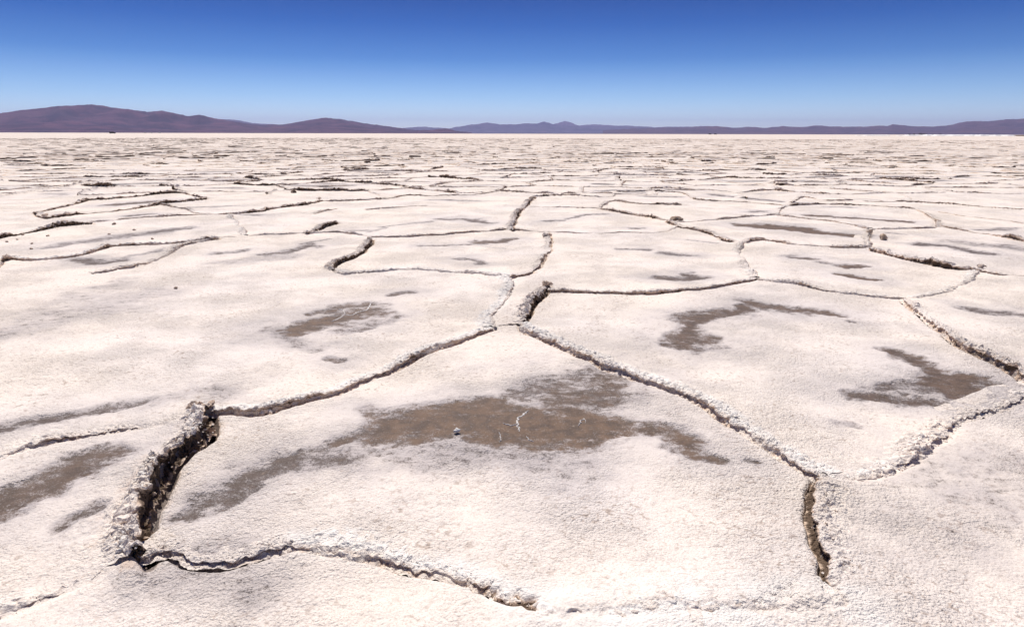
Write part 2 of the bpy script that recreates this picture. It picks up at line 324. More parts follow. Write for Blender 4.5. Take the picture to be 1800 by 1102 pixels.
def ds_for(dist):
    return 0.008 if dist < 4.5 else 0.012 if dist < 8 else 0.02 if dist < 14 else 0.035 if dist < 30 else 0.08 if dist < 70 else 0.22
for r in ridges:
    if r.dist > 225: continue
    r.path, r.s = smooth_path(r.g, ds_for(r.dist), 1.0 if r.dist < 60 else 0, r.seed)
    t = np.gradient(r.path, axis=0); t /= np.linalg.norm(t, axis=1)[:, None] + 1e-9
    n = np.stack([-t[:, 1], t[:, 0]], 1)
    nw = max(1, int((.22 if r.dist < 30 else .1) / ds_for(r.dist)))
    if nw > 1 and len(n) > 4:
        npad = np.pad(n, ((nw, nw), (0, 0)), mode='edge'); kk = np.hanning(2 * nw + 1); kk /= kk.sum()
        n = np.stack([np.convolve(npad[:, q], kk, 'valid') for q in (0, 1)], 1); n /= np.linalg.norm(n, axis=1)[:, None] + 1e-9
    # crack side is constant along one ridge
    sgn = 1.0 if (n @ np.array(r.side)).sum() > 0 else -1.0
    r.n = n * sgn
    s = r.s
    e = np.minimum(1, np.minimum(s + .04, s[-1] - s + .04) / 0.12)
    amp = 0.80 + 0.55 * n2(s * 1.4, s * 0 + r.seed * 3) + 0.35 * n2(s * 5, s * 0 + r.seed * 3 + 4)
    if r.traced and r.dist > 9: amp = .85 + .9 * n2(s * 1.3, s * 0 + r.seed * 3) + .5 * n2(s * 4, s * 0 + r.seed * 3 + 4)
    if not r.traced: amp = np.maximum(.5, 1.0 + 0.9 * n2(s * 1.1, s * 0 + r.seed * 3) + 0.5 * n2(s * 3, s * 0 + r.seed * 3 + 4))
    if r.label and 'bulging' in r.label: amp = np.maximum(amp, .95)
    r.Hs = ((.54 if r.H < .12 else .75) if r.traced else 1 if r.dist < 60 else .65) * r.H * np.clip(amp, .12, 1.7) * (.75 + .25 * e)
    r.ws = r.w * (1 + 0.35 * n2(s * 2.2 + 9, s * 0 + r.seed))
    if r.dist < 45:
        step = max(1, int((0.05 if r.dist < 20 else 0.2) / ds_for(r.dist)))
        idx = list(range(0, len(s) - 1, step)) + [len(s) - 1]
        R0 = 0.5
        for a, b in zip(idx[:-1], idx[1:]):
            p, q = r.path[a], r.path[b]
            bl = block(min(p[0], q[0]) - R0, max(p[0], q[0]) + R0, min(p[1], q[1]) - R0, max(p[1], q[1]) + R0)
            if bl is None: continue
            ex, ey, d = seg_dist(X[bl], Y[bl], p, q)
            m = d < D[bl]
            nn = r.n[a]
            sd_ = .5 + .5 * np.tanh((ex * nn[0] + ey * nn[1] - .008) / .014)      # 0 on the lip side, 1 on the crack side
            k_ = 2.0 if r.label and ('swelling' in r.label or 'bulging' in r.label) else 1.0
            hs = max(r.Hs[a], .022 if 'swelling' in r.label else .036) if k_ > 1 else r.Hs[a]
            v = .60 * k_ * hs * ((1 - sd_) * np.exp(-(d / .22) ** 1.3) + sd_ * np.exp(-(d / (.30 if k_ > 1 else .10)) ** 2) * (.9 if k_ > 1 else .12))
            SW[bl] = np.maximum(SW[bl], v)
            if r.dist < 25 and r.dark > .1:
                gd, gw = (.075, .036) if r.H > .12 else (.045, .017) if r.dark > .6 else (.022, .02)
                CR[bl] = np.maximum(CR[bl], gd * min(1, min(s[a], s[-1] - s[a]) / .10 + .3) * r.dark * sd_ * np.exp(-((d - .03 - gw * .3) / gw) ** 2))
            if r.label and 'white' in r.label and 'swell' not in r.label and r.dist < 8: FR[bl] = np.maximum(FR[bl], .8 * np.exp(-(d / (.17 if k_ > 1 else .08)) ** 2))
            D[bl] = np.where(m, d, D[bl]); HH[bl] = np.where(m, r.Hs[a], HH[bl])

# stains
DAMP = np.zeros((NR, NC), f32); WARM = np.zeros((NR, NC), f32); HALO = np.zeros((NR, NC), f32); VEIN = np.zeros((NR, NC), f32)
stains = [([ground_at(*p) for p in pts], rad, st, wm) for pts, rad, st, wm in ST]
for cx, cy in sd:
    if cy > 70 or cy < 2 or in_traced(cx, cy, -.3) or abs(cx) > cy + 4: continue
    if random.random() < .55:
        for q in range(random.choice((1, 1, 2, 3))):
            ox, oy = cx + random.uniform(-.5, .5), cy + random.uniform(-.5, .5)
            a = random.uniform(-.5, .5); L = random.uniform(.2, .7)
            stains.append(([(ox - L * math.cos(a), oy - L * math.sin(a)), (ox, oy + random.uniform(-.1, .1)), (ox + L * math.cos(a), oy + L * math.sin(a))],
                           random.uniform(.1, .3), random.choice((.35, .45, .6, .7, .85)), random.choice((0, .1, .3, .8))))
WX = (0.13 * fbm2(X * 2.4, Y * 2.4 + 40, 5, .62)).astype(f32)
WY = (0.13 * fbm2(X * 2.4 + 77, Y * 2.4, 5, .62)).astype(f32)
for pts, rad, st, wm in stains:
    R0 = rad * 4.5 + .3
    for p, q in zip(pts[:-1], pts[1:]):
        bl = block(min(p[0], q[0]) - R0, max(p[0], q[0]) + R0, min(p[1], q[1]) - R0, max(p[1], q[1]) + R0)
        if bl is None: continue
        k = min(1.0, rad / .12)
        _, _, d = seg_dist(X[bl] + WX[bl] * k, Y[bl] + WY[bl] * k, p, q)
        v = (st + .12) * (1 - sstep(0.1, 2.3, d / rad))
        m = v > DAMP[bl]
        HALO[bl] = np.maximum(HALO[bl], st * (1 - sstep(0, R0 * .95, d)))
        WARM[bl] = np.where(m, wm, WARM[bl]); DAMP[bl] = np.where(m, v, DAMP[bl])
near = (1 - sstep(20, 60, Y)).astype(f32)
Z = undul(X, Y) * (1 - sstep(150, 400, Y)).astype(f32)
Z += SW - CR
sub = Y < 24
dry = 1 - sstep(.35, .8, DAMP)
xs, ys = X[sub.any(1)][:, :], Y[sub.any(1)][:, :]
nr = xs.shape[0]
lump = n2(xs * 21, ys * 21) * .0022 + n2(xs * 46 + 3, ys * 46) * .0018 + np.abs(n2(xs * 75, ys * 75 + 9)) * .0022 + n2(xs * 9, ys * 9) * .003
patchy = 0.45 + 0.9 * sstep(-.4, .6, n2(xs * .8 + 9, ys * .8 - 3))
fade = 1 - sstep(10, 24, ys)
Z[:nr] += (lump * patchy * fade * (0.15 + .85 * dry[:nr])).astype(f32)
rb = np.exp(-(D[:nr] / .16) ** 2) * fade * np.clip(HH[:nr] / .08, 0, 1.0) ** 1.3 * .8
Z[:nr] += (rb * (.012 * n2(xs * 18, ys * 18 + 31) + .008 * n2(xs * 38 + 5, ys * 38) + .006 * np.abs(n2(xs * 70, ys * 70)))).astype(f32)
Z -= (.009 * sstep(.42, .72, DAMP + .22 * n2(X * 11, Y * 11) + .12 * n2(X * 29, Y * 29)) * (Y < 24)).astype(f32)
PROX = np.maximum(np.exp(-(D / .13)) * np.clip(HH / .06, 0, 1.2), np.clip((CR - .010) / .005, 0, 2.6)) - 1.1 * FR  # groove term: mud colour darkened to paint shade into the cracks

def mesh_from(name, co, quads, tris=None, cols=None, smooth=True, mats=()):
    me = bpy.data.meshes.new(name)
    nq = 0 if quads is None else len(quads); nt = 0 if tris is None else len(tris)
    me.vertices.add(len(co)); me.vertices.foreach_set('co', np.asarray(co, f32).ravel())
    li = []
    if nq: li.append(np.asarray(quads, np.int32).ravel())
    if nt: li.append(np.asarray(tris, np.int32).ravel())
    li = np.concatenate(li)
    me.loops.add(len(li)); me.loops.foreach_set('vertex_index', li)
    me.polygons.add(nq + nt)
    st = np.concatenate([np.arange(nq) * 4, nq * 4 + np.arange(nt) * 3]).astype(np.int32)
    me.polygons.foreach_set('loop_start', st)
    me.polygons.foreach_set('use_smooth', np.full(nq + nt, smooth))
    me.update(calc_edges=True)
    if cols is not None:
        at = me.color_attributes.new('mask', 'FLOAT_COLOR', 'POINT')
        at.data.foreach_set('color', np.asarray(cols, f32).ravel())
    for m in mats: me.materials.append(m)
    return me
def link(name, me, label=None, cat=None, group=None, kind=None, parent=None, loc=None):
    o = bpy.data.objects.new(name, me); C.objects.link(o)
    if label: o['label'] = label
    if cat: o['category'] = cat
    if group: o['group'] = group
    if kind: o['kind'] = kind
    if parent: o.parent = parent
    if loc is not None: o.location = loc
    return o
def grid_quads(nr, nc, off=0):
    a = (np.arange(nr - 1)[:, None] * nc + np.arange(nc - 1)[None, :]).ravel() + off
    return np.stack([a, a + 1, a + nc + 1, a + nc], 1)

# ------------------------------------------------------------------ materials
def new_mat(name):
    m = bpy.data.materials.new(name); m.use_nodes = True
    nt = m.node_tree; b = nt.nodes['Principled BSDF']
    return m, nt, b
class NB:
    def __init__(s, nt): s.nt = nt; s.L = nt.links
    def n(s, t, **k):
        x = s.nt.nodes.new(t)
        for a, v in k.items(): setattr(x, a, v)
        return x
    def _in(s, sock, v):
        if hasattr(v, 'is_output') or isinstance(v, bpy.types.NodeSocket): s.L.new(v, sock)
        else: sock.default_value = v
    def math(s, op, a, b=0.0, c=None, clamp=False):
        x = s.n('ShaderNodeMath', operation=op, use_clamp=clamp); s._in(x.inputs[0], a); s._in(x.inputs[1], b)
        if c is not None: s._in(x.inputs[2], c)
        return x.outputs[0]
    def noise(s, vec, scale, detail=2, rough=.5, dist=0.0):
        x = s.n('ShaderNodeTexNoise'); s.L.new(vec, x.inputs['Vector'])
        x.inputs['Scale'].default_value = scale; x.inputs['Detail'].default_value = detail; x.inputs['Roughness'].default_value = rough; x.inputs['Distortion'].default_value = dist
        return x.outputs['Fac']
    def map(s, v, a, b, c=0.0, d=1.0, smooth=True):
        x = s.n('ShaderNodeMapRange', interpolation_type='SMOOTHSTEP' if smooth else 'LINEAR'); s._in(x.inputs['Value'], v)
        x.inputs['From Min'].default_value = a; x.inputs['From Max'].default_value = b; x.inputs['To Min'].default_value = c; x.inputs['To Max'].default_value = d
        return x.outputs['Result']
    def mix(s, f, a, b):
        x = s.n('ShaderNodeMix', data_type='RGBA'); s._in(x.inputs[0], f)
        for q, v in ((6, a), (7, b)):
            if isinstance(v, tuple): x.inputs[q].default_value = (*v, 1)
            else: s.L.new(v, x.inputs[q])
        return x.outputs[2]

def salt_material():
    m, nt, b = new_mat('salt_crust'); N = NB(nt)
    geo = N.n('ShaderNodeNewGeometry'); P = geo.outputs['Position']
    at = N.n('ShaderNodeAttribute', attribute_name='mask'); sep = N.n('ShaderNodeSeparateColor'); nt.links.new(at.outputs['Color'], sep.inputs[0])
    damp, warm, prox = sep.outputs[0], sep.outputs[1], sep.outputs[2]; halo = at.outputs['Alpha']
    big = N.noise(P, .55, 3, .6); med = N.noise(P, 3.2, 4, .6); fine = N.noise(P, 42, 3, .65); grain = N.noise(P, 150, 2, .6)
    tiny = N.noise(P, 420, 1, .5)
    # dry salt
    c = N.mix(N.map(big, .38, .66), (.83, .735, .65), (.80, .72, .67))
    c = N.mix(N.map(med, .45, .75, 0, .45), c, (.80, .705, .63))
    cream = N.noise(P, 1.3, 3, .6)
    c = N.mix(N.math('MULTIPLY', N.map(cream, .50, .70), .5), c, (.82, .72, .64))
    # grey translucent salt lying over mud
    c = N.mix(N.math('MULTIPLY', N.map(N.noise(P, .8, 4, .65), .5, .72), .22), c, (.58, .53, .51))
    # grains
    c = N.mix(N.map(grain, .33, .49, .48, 0), c, (.42, .34, .29))
    c = N.mix(N.map(fine, .30, .44, .45, 0), c, (.48, .39, .33))
    c = N.mix(N.math('MULTIPLY', N.map(tiny, .58, .70), .35), c, (.86, .84, .82))
    # small brown pits between the crystals
    pv_ = N.n('ShaderNodeTexVoronoi', feature='F1'); nt.links.new(P, pv_.inputs['Vector']); pv_.inputs['Scale'].default_value = 48; pv_.inputs['Randomness'].default_value = 1
    c = N.mix(N.math('MULTIPLY', N.map(pv_.outputs['Distance'], .62, .90), N.map(N.noise(P, 2.3, 3, .6), .35, .65, .1, .6)), c, (.32, .22, .16))
    # dirtier broken salt far out
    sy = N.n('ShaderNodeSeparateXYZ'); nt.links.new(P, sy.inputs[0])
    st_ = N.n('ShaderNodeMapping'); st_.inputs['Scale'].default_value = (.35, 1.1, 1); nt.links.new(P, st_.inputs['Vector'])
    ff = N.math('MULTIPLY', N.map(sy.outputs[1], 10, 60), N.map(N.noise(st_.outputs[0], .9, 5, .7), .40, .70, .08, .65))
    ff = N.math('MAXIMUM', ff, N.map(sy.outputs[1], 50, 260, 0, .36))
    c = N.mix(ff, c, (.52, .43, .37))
    # earth in the broken ridges; the dark brown also paints in crack and undercut shade
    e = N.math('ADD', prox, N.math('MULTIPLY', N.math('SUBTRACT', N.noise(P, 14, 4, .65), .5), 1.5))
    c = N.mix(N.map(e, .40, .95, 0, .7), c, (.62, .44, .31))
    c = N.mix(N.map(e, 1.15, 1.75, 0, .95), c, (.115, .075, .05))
    c = N.mix(N.math('MULTIPLY', N.map(N.math('ADD', N.math('MULTIPLY', prox, -1.0), N.math('MULTIPLY', N.math('SUBTRACT', med, .5), .8)), .05, .85), .85), c, (.845, .80, .755))
    # damp stains
    dn = N.math('ADD', damp, N.math('MULTIPLY', N.math('SUBTRACT', fine, .5), .75))
    dn = N.math('ADD', dn, N.math('MULTIPLY', N.math('SUBTRACT', grain, .5), 1.0))
    dn = N.math('ADD', dn, N.math('MULTIPLY', N.math('SUBTRACT', N.noise(P, 13, 4, .7), .5), 1.0))
    streak = N.n('ShaderNodeMapping'); streak.inputs['Scale'].default_value = (1, 2.6, 1); streak.inputs['Rotation'].default_value = (0, 0, .25); nt.links.new(P, streak.inputs['Vector'])
    dn = N.math('ADD', dn, N.math('MULTIPLY', N.math('SUBTRACT', N.noise(streak.outputs[0], 6, 4, .65), .5), 1.1))
    hz_ = N.math('ADD', halo, N.math('MULTIPLY', N.math('SUBTRACT', med, .5), .7))
    c = N.mix(N.map(hz_, .08, .85, 0, .48), c, (.56, .51, .505))
    soft = N.math('ADD', damp, N.math('MULTIPLY', N.math('SUBTRACT', med, .5), .5))
    c = N.mix(N.map(soft, .10, .70, 0, .70), c, (.43, .385, .385))
    mudc = N.mix(warm, (.100, .074, .064), (.160, .100, .064))
    mudc = N.mix(N.map(N.noise(P, 11, 4, .7), .35, .65, 0, .8), mudc, (.075, .052, .040))
    mudc = N.mix(N.map(N.noise(P, 26, 3, .7), .60, .78, 0, .7), mudc, (.27, .20, .15))
    mud = N.map(dn, .42, 1.02)
    mudc = N.mix(N.map(N.noise(P, 85, 3, .7), .58, .70, 0, .40), mudc, (.44, .38, .34))
    c = N.mix(mud, c, mudc)
    # land beyond the salt
    sx = N.n('ShaderNodeSeparateXYZ'); nt.links.new(P, sx.inputs[0])
    far = N.math('ADD', sx.outputs[1], N.math('MULTIPLY', N.noise(P, .0004, 3, .6), 2500.0))
    c = N.mix(N.map(far, 5200, 5600), c, (.12, .08, .065))
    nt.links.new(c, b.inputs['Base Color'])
    nt.links.new(N.map(mud, 0, 1, .88, .62), b.inputs['Roughness'])
    b.inputs['Specular IOR Level'].default_value = .25
    vor = N.n('ShaderNodeTexVoronoi', feature='SMOOTH_F1'); nt.links.new(P, vor.inputs['Vector']); vor.inputs['Scale'].default_value = 95
    h = N.math('ADD', N.math('MULTIPLY', fine, 1.2), N.math('MULTIPLY', grain, .55))
    h = N.math('SUBTRACT', h, N.math('MULTIPLY', vor.outputs['Distance'], .7))
    h = N.math('ADD', h, N.math('MULTIPLY', tiny, .2))
    h = N.math('MULTIPLY', h, N.map(mud, 0, 1, 1, .3))
    h = N.math('MULTIPLY', h, N.map(N.noise(P, 1.2, 4, .65), .35, .65, .2, 1.7))
    bp = N.n('ShaderNodeBump'); bp.inputs['Strength'].default_value = 1.0; bp.inputs['Distance'].default_value = .009
    nt.links.new(h, bp.inputs['Height']); nt.links.new(bp.outputs[0], b.inputs['Normal'])
    return m
SALT = salt_material()

def plain_mat(name, col, rough=.8, var=.25, scale=3.0, bump=.3, metal=0.0):
    m, nt, b = new_mat(name); N = NB(nt); tc = N.n('ShaderNodeTexCoord')
    nz = N.noise(tc.outputs['Object'], scale, 5, .65)
    d = tuple(max(0, v * (1 - var)) for v in col); l = tuple(min(.95, v * (1 + var)) for v in col)
    nt.links.new(N.mix(N.map(nz, .3, .7), d, l), b.inputs['Base Color'])
    b.inputs['Roughness'].default_value = rough; b.inputs['Metallic'].default_value = metal
    bp = N.n('ShaderNodeBump'); bp.inputs['Strength'].default_value = bump; bp.inputs['Distance'].default_value = .02
    nt.links.new(nz, bp.inputs['Height']); nt.links.new(bp.outputs[0], b.inputs['Normal'])
    return m

PURE = plain_mat('crystal_salt', (.70, .66, .63), .8, .15, 60, .4)

# ------------------------------------------------------------------ ground object
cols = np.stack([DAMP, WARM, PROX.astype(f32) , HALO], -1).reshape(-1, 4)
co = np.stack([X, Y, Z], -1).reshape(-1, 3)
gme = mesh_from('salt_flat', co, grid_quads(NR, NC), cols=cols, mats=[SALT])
link('salt_flat_ground', gme, 'white salt crust plates with grey and brown damp patches', None, None, 'structure')

# ------------------------------------------------------------------ ridge strips
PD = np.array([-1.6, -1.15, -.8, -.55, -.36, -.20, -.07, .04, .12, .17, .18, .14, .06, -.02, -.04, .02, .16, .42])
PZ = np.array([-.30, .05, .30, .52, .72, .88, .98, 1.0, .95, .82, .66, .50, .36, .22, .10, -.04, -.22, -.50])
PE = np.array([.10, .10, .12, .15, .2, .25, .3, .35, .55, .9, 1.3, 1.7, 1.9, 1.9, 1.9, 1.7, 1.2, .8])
PSL = np.array([-1.6, -1.15, -.8, -.55, -.36, -.20, -.07, .05, .14, .23, .32, .40, .48, .55, .61, .68, .78, .95])   # crumbling slope instead of an undercut
def refine(k):
    t0 = np.arange(len(PD)); t1 = np.linspace(0, len(PD) - 1, k)
    return tuple(np.interp(t1, t0, a) for a in (PD, PSL, PZ, PE))
PR_NEAR, PR_MID = refine(40), refine(28)
SEL = list(range(len(PD)))
SEL_MID = [0, 2, 4, 6, 7, 8, 9, 11, 13, 15, 17]
SEL_FAR = [0, 4, 7, 9, 12, 17]
# clod template: icosphere
import bmesh
def ico(sub):
    bm = bmesh.new(); bmesh.ops.create_icosphere(bm, subdivisions=sub, radius=1)
    v = np.array([q.co[:] for q in bm.verts]); f = np.array([[w.index for w in p.verts] for p in bm.faces]); bm.free(); return v, f
ICO1, ICO2, ICO3 = ico(1), ico(2), ico(3)

def clods(pos, size, flat, tiltv, tmpl, dirt):
    """many small broken lumps; returns verts, tris, colours"""
    V, F = tmpl; n = len(pos)
    a = rng.random((n, 3)) * 2 * np.pi
    ca, sa = np.cos(a), np.sin(a)
    Rz = np.zeros((n, 3, 3)); Rz[:, 0, 0] = ca[:, 0]; Rz[:, 0, 1] = -sa[:, 0]; Rz[:, 1, 0] = sa[:, 0]; Rz[:, 1, 1] = ca[:, 0]; Rz[:, 2, 2] = 1
    th = tiltv * (rng.random(n) - .5) * 2
    Rx = np.zeros((n, 3, 3)); Rx[:, 0, 0] = 1; Rx[:, 1, 1] = np.cos(th); Rx[:, 1, 2] = -np.sin(th); Rx[:, 2, 1] = np.sin(th); Rx[:, 2, 2] = np.cos(th)
    R = Rz @ Rx
    sc = size[:, None] * np.stack([.7 + .6 * rng.random(n), .6 + .5 * rng.random(n), flat * (.6 + .7 * rng.random(n))], 1)
    off = rng.random((n, 1, 3)) * 50
    q = V[None] * 1.3 + off
    nz = n3(q[..., 0], q[..., 1], q[..., 2]); nz2 = n3(q[..., 0] * 2.3, q[..., 1] * 2.3, q[..., 2] * 2.3)
    W = V[None] * (1 + .75 * nz + .4 * nz2)[..., None]
    W = np.clip(W, -1.2, 1.1) * sc[:, None, :]
    W = np.einsum('nij,nvj->nvi', R, W) + pos[:, None, :]
    cc = np.zeros((n, len(V), 4), f32); cc[..., 2] = dirt[:, None]
    T = (F[None] + (np.arange(n) * len(V))[:, None, None]).reshape(-1, 3)
    return W.reshape(-1, 3), T, cc.reshape(-1, 4)

def build_ridge(r):
    P = r.path; n = r.n; ns = len(P); d = r.dist
    if d < 6: pd, psl, pz, pe = PR_NEAR
    elif d < 14: pd, psl, pz, pe = PR_MID
    else:
        sel = SEL_MID if d < 45 else SEL_FAR
        pd, psl, pz, pe = PD[sel], PSL[sel], PZ[sel], PE[sel]
    H = r.Hs[:, None]; w = r.ws[:, None]
    s = r.s[:, None]
    over = (0.35 + 1.0 * r.dark) * np.clip(1.0 + .75 * n2(s * 2.6 + 31, s * 0 + r.seed), .2, 1.6)
    ov = np.clip(over * 1.15 - .12, 0, 1)
    dd = ((1 - ov) * psl[None] + ov * np.where(pd[None] > -.1, pd[None] * (0.35 + .65 * over), pd[None])) * w
    zz = pz[None] * H
    jag = (n2(s * 14, s * 0 + r.seed) * .012 + n2(s * 33, s * 0 + r.seed + 2) * .008) * (np.abs(pd[None]) < .6) * min(1.0, r.rub)
    x = P[:, 0:1] + n[:, 0:1] * (dd + jag); y = P[:, 1:2] + n[:, 1:2] * (dd + jag)
    base = undul(x, y)
    z = base + np.where(pd[None] < .02, .62 * H * np.exp(-(np.abs(pd[None] * w) / .22) ** 1.3) + .48 * zz, 1.1 * zz) - .003
    if d < 45:
        a1 = (.017 if d < 14 else .02) * r.rub; k1 = 34.0 if d < 14 else 18.0
        inner = np.clip(1.25 - np.abs(pd[None]) / 1.15, .0, 1)
        prof = np.clip(H / .036, .3, 1.5) * inner
        q = np.stack([x, y, z], -1)
        dx = n3(x * k1, y * k1, z * k1); dy = n3(x * k1 + 50, y * k1, z * k1); dz = n3(x * k1, y * k1 + 50, z * k1)
        x = x + dx * a1 * prof; y = y + dy * a1 * prof; z = z + dz * a1 * prof
        if d < 30:
            k3 = 15.0; a3 = .020 * r.rub
            q1 = n3(x * k3 + 7, y * k3, z * k3 * .4); q2 = n3(x * k3, y * k3 + 33, z * k3 * .4)
            x = x + q1 * a3 * prof; y = y + q2 * a3 * prof
            z = z + (np.abs(n3(x * k3 * 1.4 + 70, y * k3 * 1.4, z * 5)) * 2 - .5) * a3 * .9 * prof * (pd[None] > -.7)
        if d < 14:
            k2 = 78.0; a2 = .009 * r.rub
            x = x + n3(x * k2, y * k2, z * k2) * a2 * prof; y = y + n3(x * k2, y * k2 + 9, z * k2) * a2 * prof
            z = z + (np.abs(n3(x * k2 + 5, y * k2, z * k2)) * 1.3) * a2 * prof
    co = np.stack([x, y, z], -1).reshape(-1, 3)
    cl = np.zeros((ns, len(pd), 4), f32)
    cl[..., 2] = (pe[None] - .1) * (0.30 + .75 * (np.maximum(ov, .8) if r.dark > .9 else ov)) * np.where(pe[None] > .8, 1.25 if r.dark < .9 else 1.8, 1) * (1.0 if r.dark > .9 else np.clip(H / .06, .4, 1.1))  # undercut mud pushed darker, painting the lip's shade into its colour
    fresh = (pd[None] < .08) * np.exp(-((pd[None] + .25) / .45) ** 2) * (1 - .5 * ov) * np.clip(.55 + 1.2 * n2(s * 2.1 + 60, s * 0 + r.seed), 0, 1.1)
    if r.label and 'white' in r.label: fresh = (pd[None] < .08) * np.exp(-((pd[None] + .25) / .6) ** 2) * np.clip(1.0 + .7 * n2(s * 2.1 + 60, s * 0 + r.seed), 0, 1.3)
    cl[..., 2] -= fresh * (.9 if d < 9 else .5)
    if d > 7:      # the farther ridges show ochre mud crumbs on their broken side
        cl[..., 2] += (pd[None] > -.25) * np.clip(.45 + .9 * n2(s * 3.1 + 11, s * 0 + r.seed), 0, 1.1) * min(1, (d - 7) / 8) * .65
    Q = grid_quads(ns, len(pd)); T = []
    V = [co]; K = [cl.reshape(-1, 4)]; off = len(co)
    # rubble
    L = r.s[-1]
    if d < 75:
        per = 150 if d < 5 else 110 if d < 9 else 60 if d < 16 else 16 if d < 30 else 6
        groups = [(int(L * per * 1.3 * r.rub), .004, .0125 if d > 3 else .0095, .5, ICO2 if d < 4 else ICO1, 1.0), (int(L * (2.5 if d < 2.4 else 7 if d < 16 else 2) * r.rub ** 2 * min(1.3, r.H / .06)), .012, .028 if d > 3 else .016, .42, ICO3 if d < 4 else ICO2 if d < 16 else ICO1, 1.3 if d > 3 else .5)]
        for cnt, s0, s1, fl, tm, ti in groups:
            if cnt < 1: continue
            i = rng.integers(0, ns, cnt)
            keep = n2(r.s[i] * 1.6 + 7, r.s[i] * 0 + r.seed * 2) > -.28
            i = i[keep]; cnt = len(i)
            if not cnt: continue
            u = np.clip(rng.normal(-.22, .32, cnt), -1.0, .7)
            sz = s0 + (s1 - s0) * rng.random(cnt) ** 2
            sz *= np.clip(r.Hs[i] / .05, .45, 1.3)
            if d > 16: sz *= 1.2
            px = P[i, 0] + n[i, 0] * u * r.ws[i]; py = P[i, 1] + n[i, 1] * u * r.ws[i]
            zp = np.interp(u, [-1.6, -1.15, -.8, -.55, -.36, -.20, -.07, .04, .12, .3], [0, .05, .30, .52, .72, .88, .98, 1.0, .8, .05])
            pz_ = undul(px, py) + r.Hs[i] * np.where(u < .02, .62 * np.exp(-(np.abs(u) * r.ws[i] / .22) ** 1.3) + .48 * zp, 1.1 * zp) - sz * .15 - .003
            dirt = np.clip((.35 if d > 12 else 0) + rng.random(cnt) ** 3 * (.4 + .7 * r.dark) + np.where(u > .1, .5, 0), 0, 1.5)
            if d < 12: dirt = np.where((u < .1) & (rng.random(cnt) < (.95 if r.label and 'white' in r.label else .6)), -.8, dirt)
            a, b, c = clods(np.stack([px, py, pz_], 1), sz, fl, ti, tm, dirt)
            V.append(a); T.append(b + off); K.append(c); off += len(a)
    return np.vstack(V), Q, (np.vstack(T) if T else None), np.vstack(K)

# extra upthrust knobs on named spots: (px, py, size)
KN = [(352,712,.045),(962,412,.045),(936,350,.05),(1725,468,.04),(650,420,.035),(963,502,.04),(1526,408,.045),(1648,388,.045),(10,452,.05),(77,380,.05),(110,392,.05),(563,350,.05)]
knobs = {}
for px, py, sz in KN:
    g = ground_at(px, py, .04)
    best = min((r for r in ridges if r.traced), key=lambda r: np.min(np.hypot(r.path[:, 0] - g[0], r.path[:, 1] - g[1])))
    knobs.setdefault(id(best), []).append((g, sz))

vis = lambda r: any(abs(q[0]) < .80 * q[1] + .1 and q[1] > 1.5 for q in r.g)
ridges.sort(key=lambda r: r.dist)
budget = 300; restV, restQ, restT, restK, ro = [], [], [], [], 0
FAR_LABEL = 'low broken salt ridge in the dense rows between the big plates and the mountains'
for r in ridges:
    if not hasattr(r, 'path'): continue
    V, Q, T, K = build_ridge(r)
    for g, sz in knobs.get(id(r), []):
        m = 6
        pos = np.array([[g[0] + rng.normal(0, sz * .5), g[1] + rng.normal(0, sz * .5), float(undul(np.array([g[0]]), np.array([g[1]]))[0]) + r.H * .55 + sz * .35 * rng.random()] for _ in range(m)])
        a, b, c = clods(pos, sz * (.35 + .5 * rng.random(m)), .55, 1.4, ICO3 if r.dist < 14 else ICO2, .4 + .9 * rng.random(m))
        b = b + len(V); T = b if T is None else np.vstack([T, b]); V = np.vstack([V, a]); K = np.vstack([K, c])
    if budget > 0 and vis(r) and (r.traced or r.H > .024):
        budget -= 1
        V = V.copy(); c0 = np.array([*r.path[len(r.path) // 2], 0.0])
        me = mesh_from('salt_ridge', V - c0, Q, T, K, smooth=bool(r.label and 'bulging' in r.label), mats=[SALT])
        link('salt_ridge', me, r.label or FAR_LABEL, 'salt ridge',
             'salt ridges between the large plates' if r.traced else 'small salt ridges of the middle distance', None, None, c0)
    else:
        restV.append(V); restQ.append(Q + ro); restK.append(K)
        if T is not None: restT.append(T + ro)
        ro += len(V)
if restV:
    me = mesh_from('distant_salt_ridges', np.vstack(restV), np.vstack(restQ), np.vstack(restT) if restT else None, np.vstack(restK), mats=[SALT])
    link('distant_salt_ridges', me, 'countless tiny salt ridges thinning out towards the horizon', 'salt ridges', None, 'stuff')

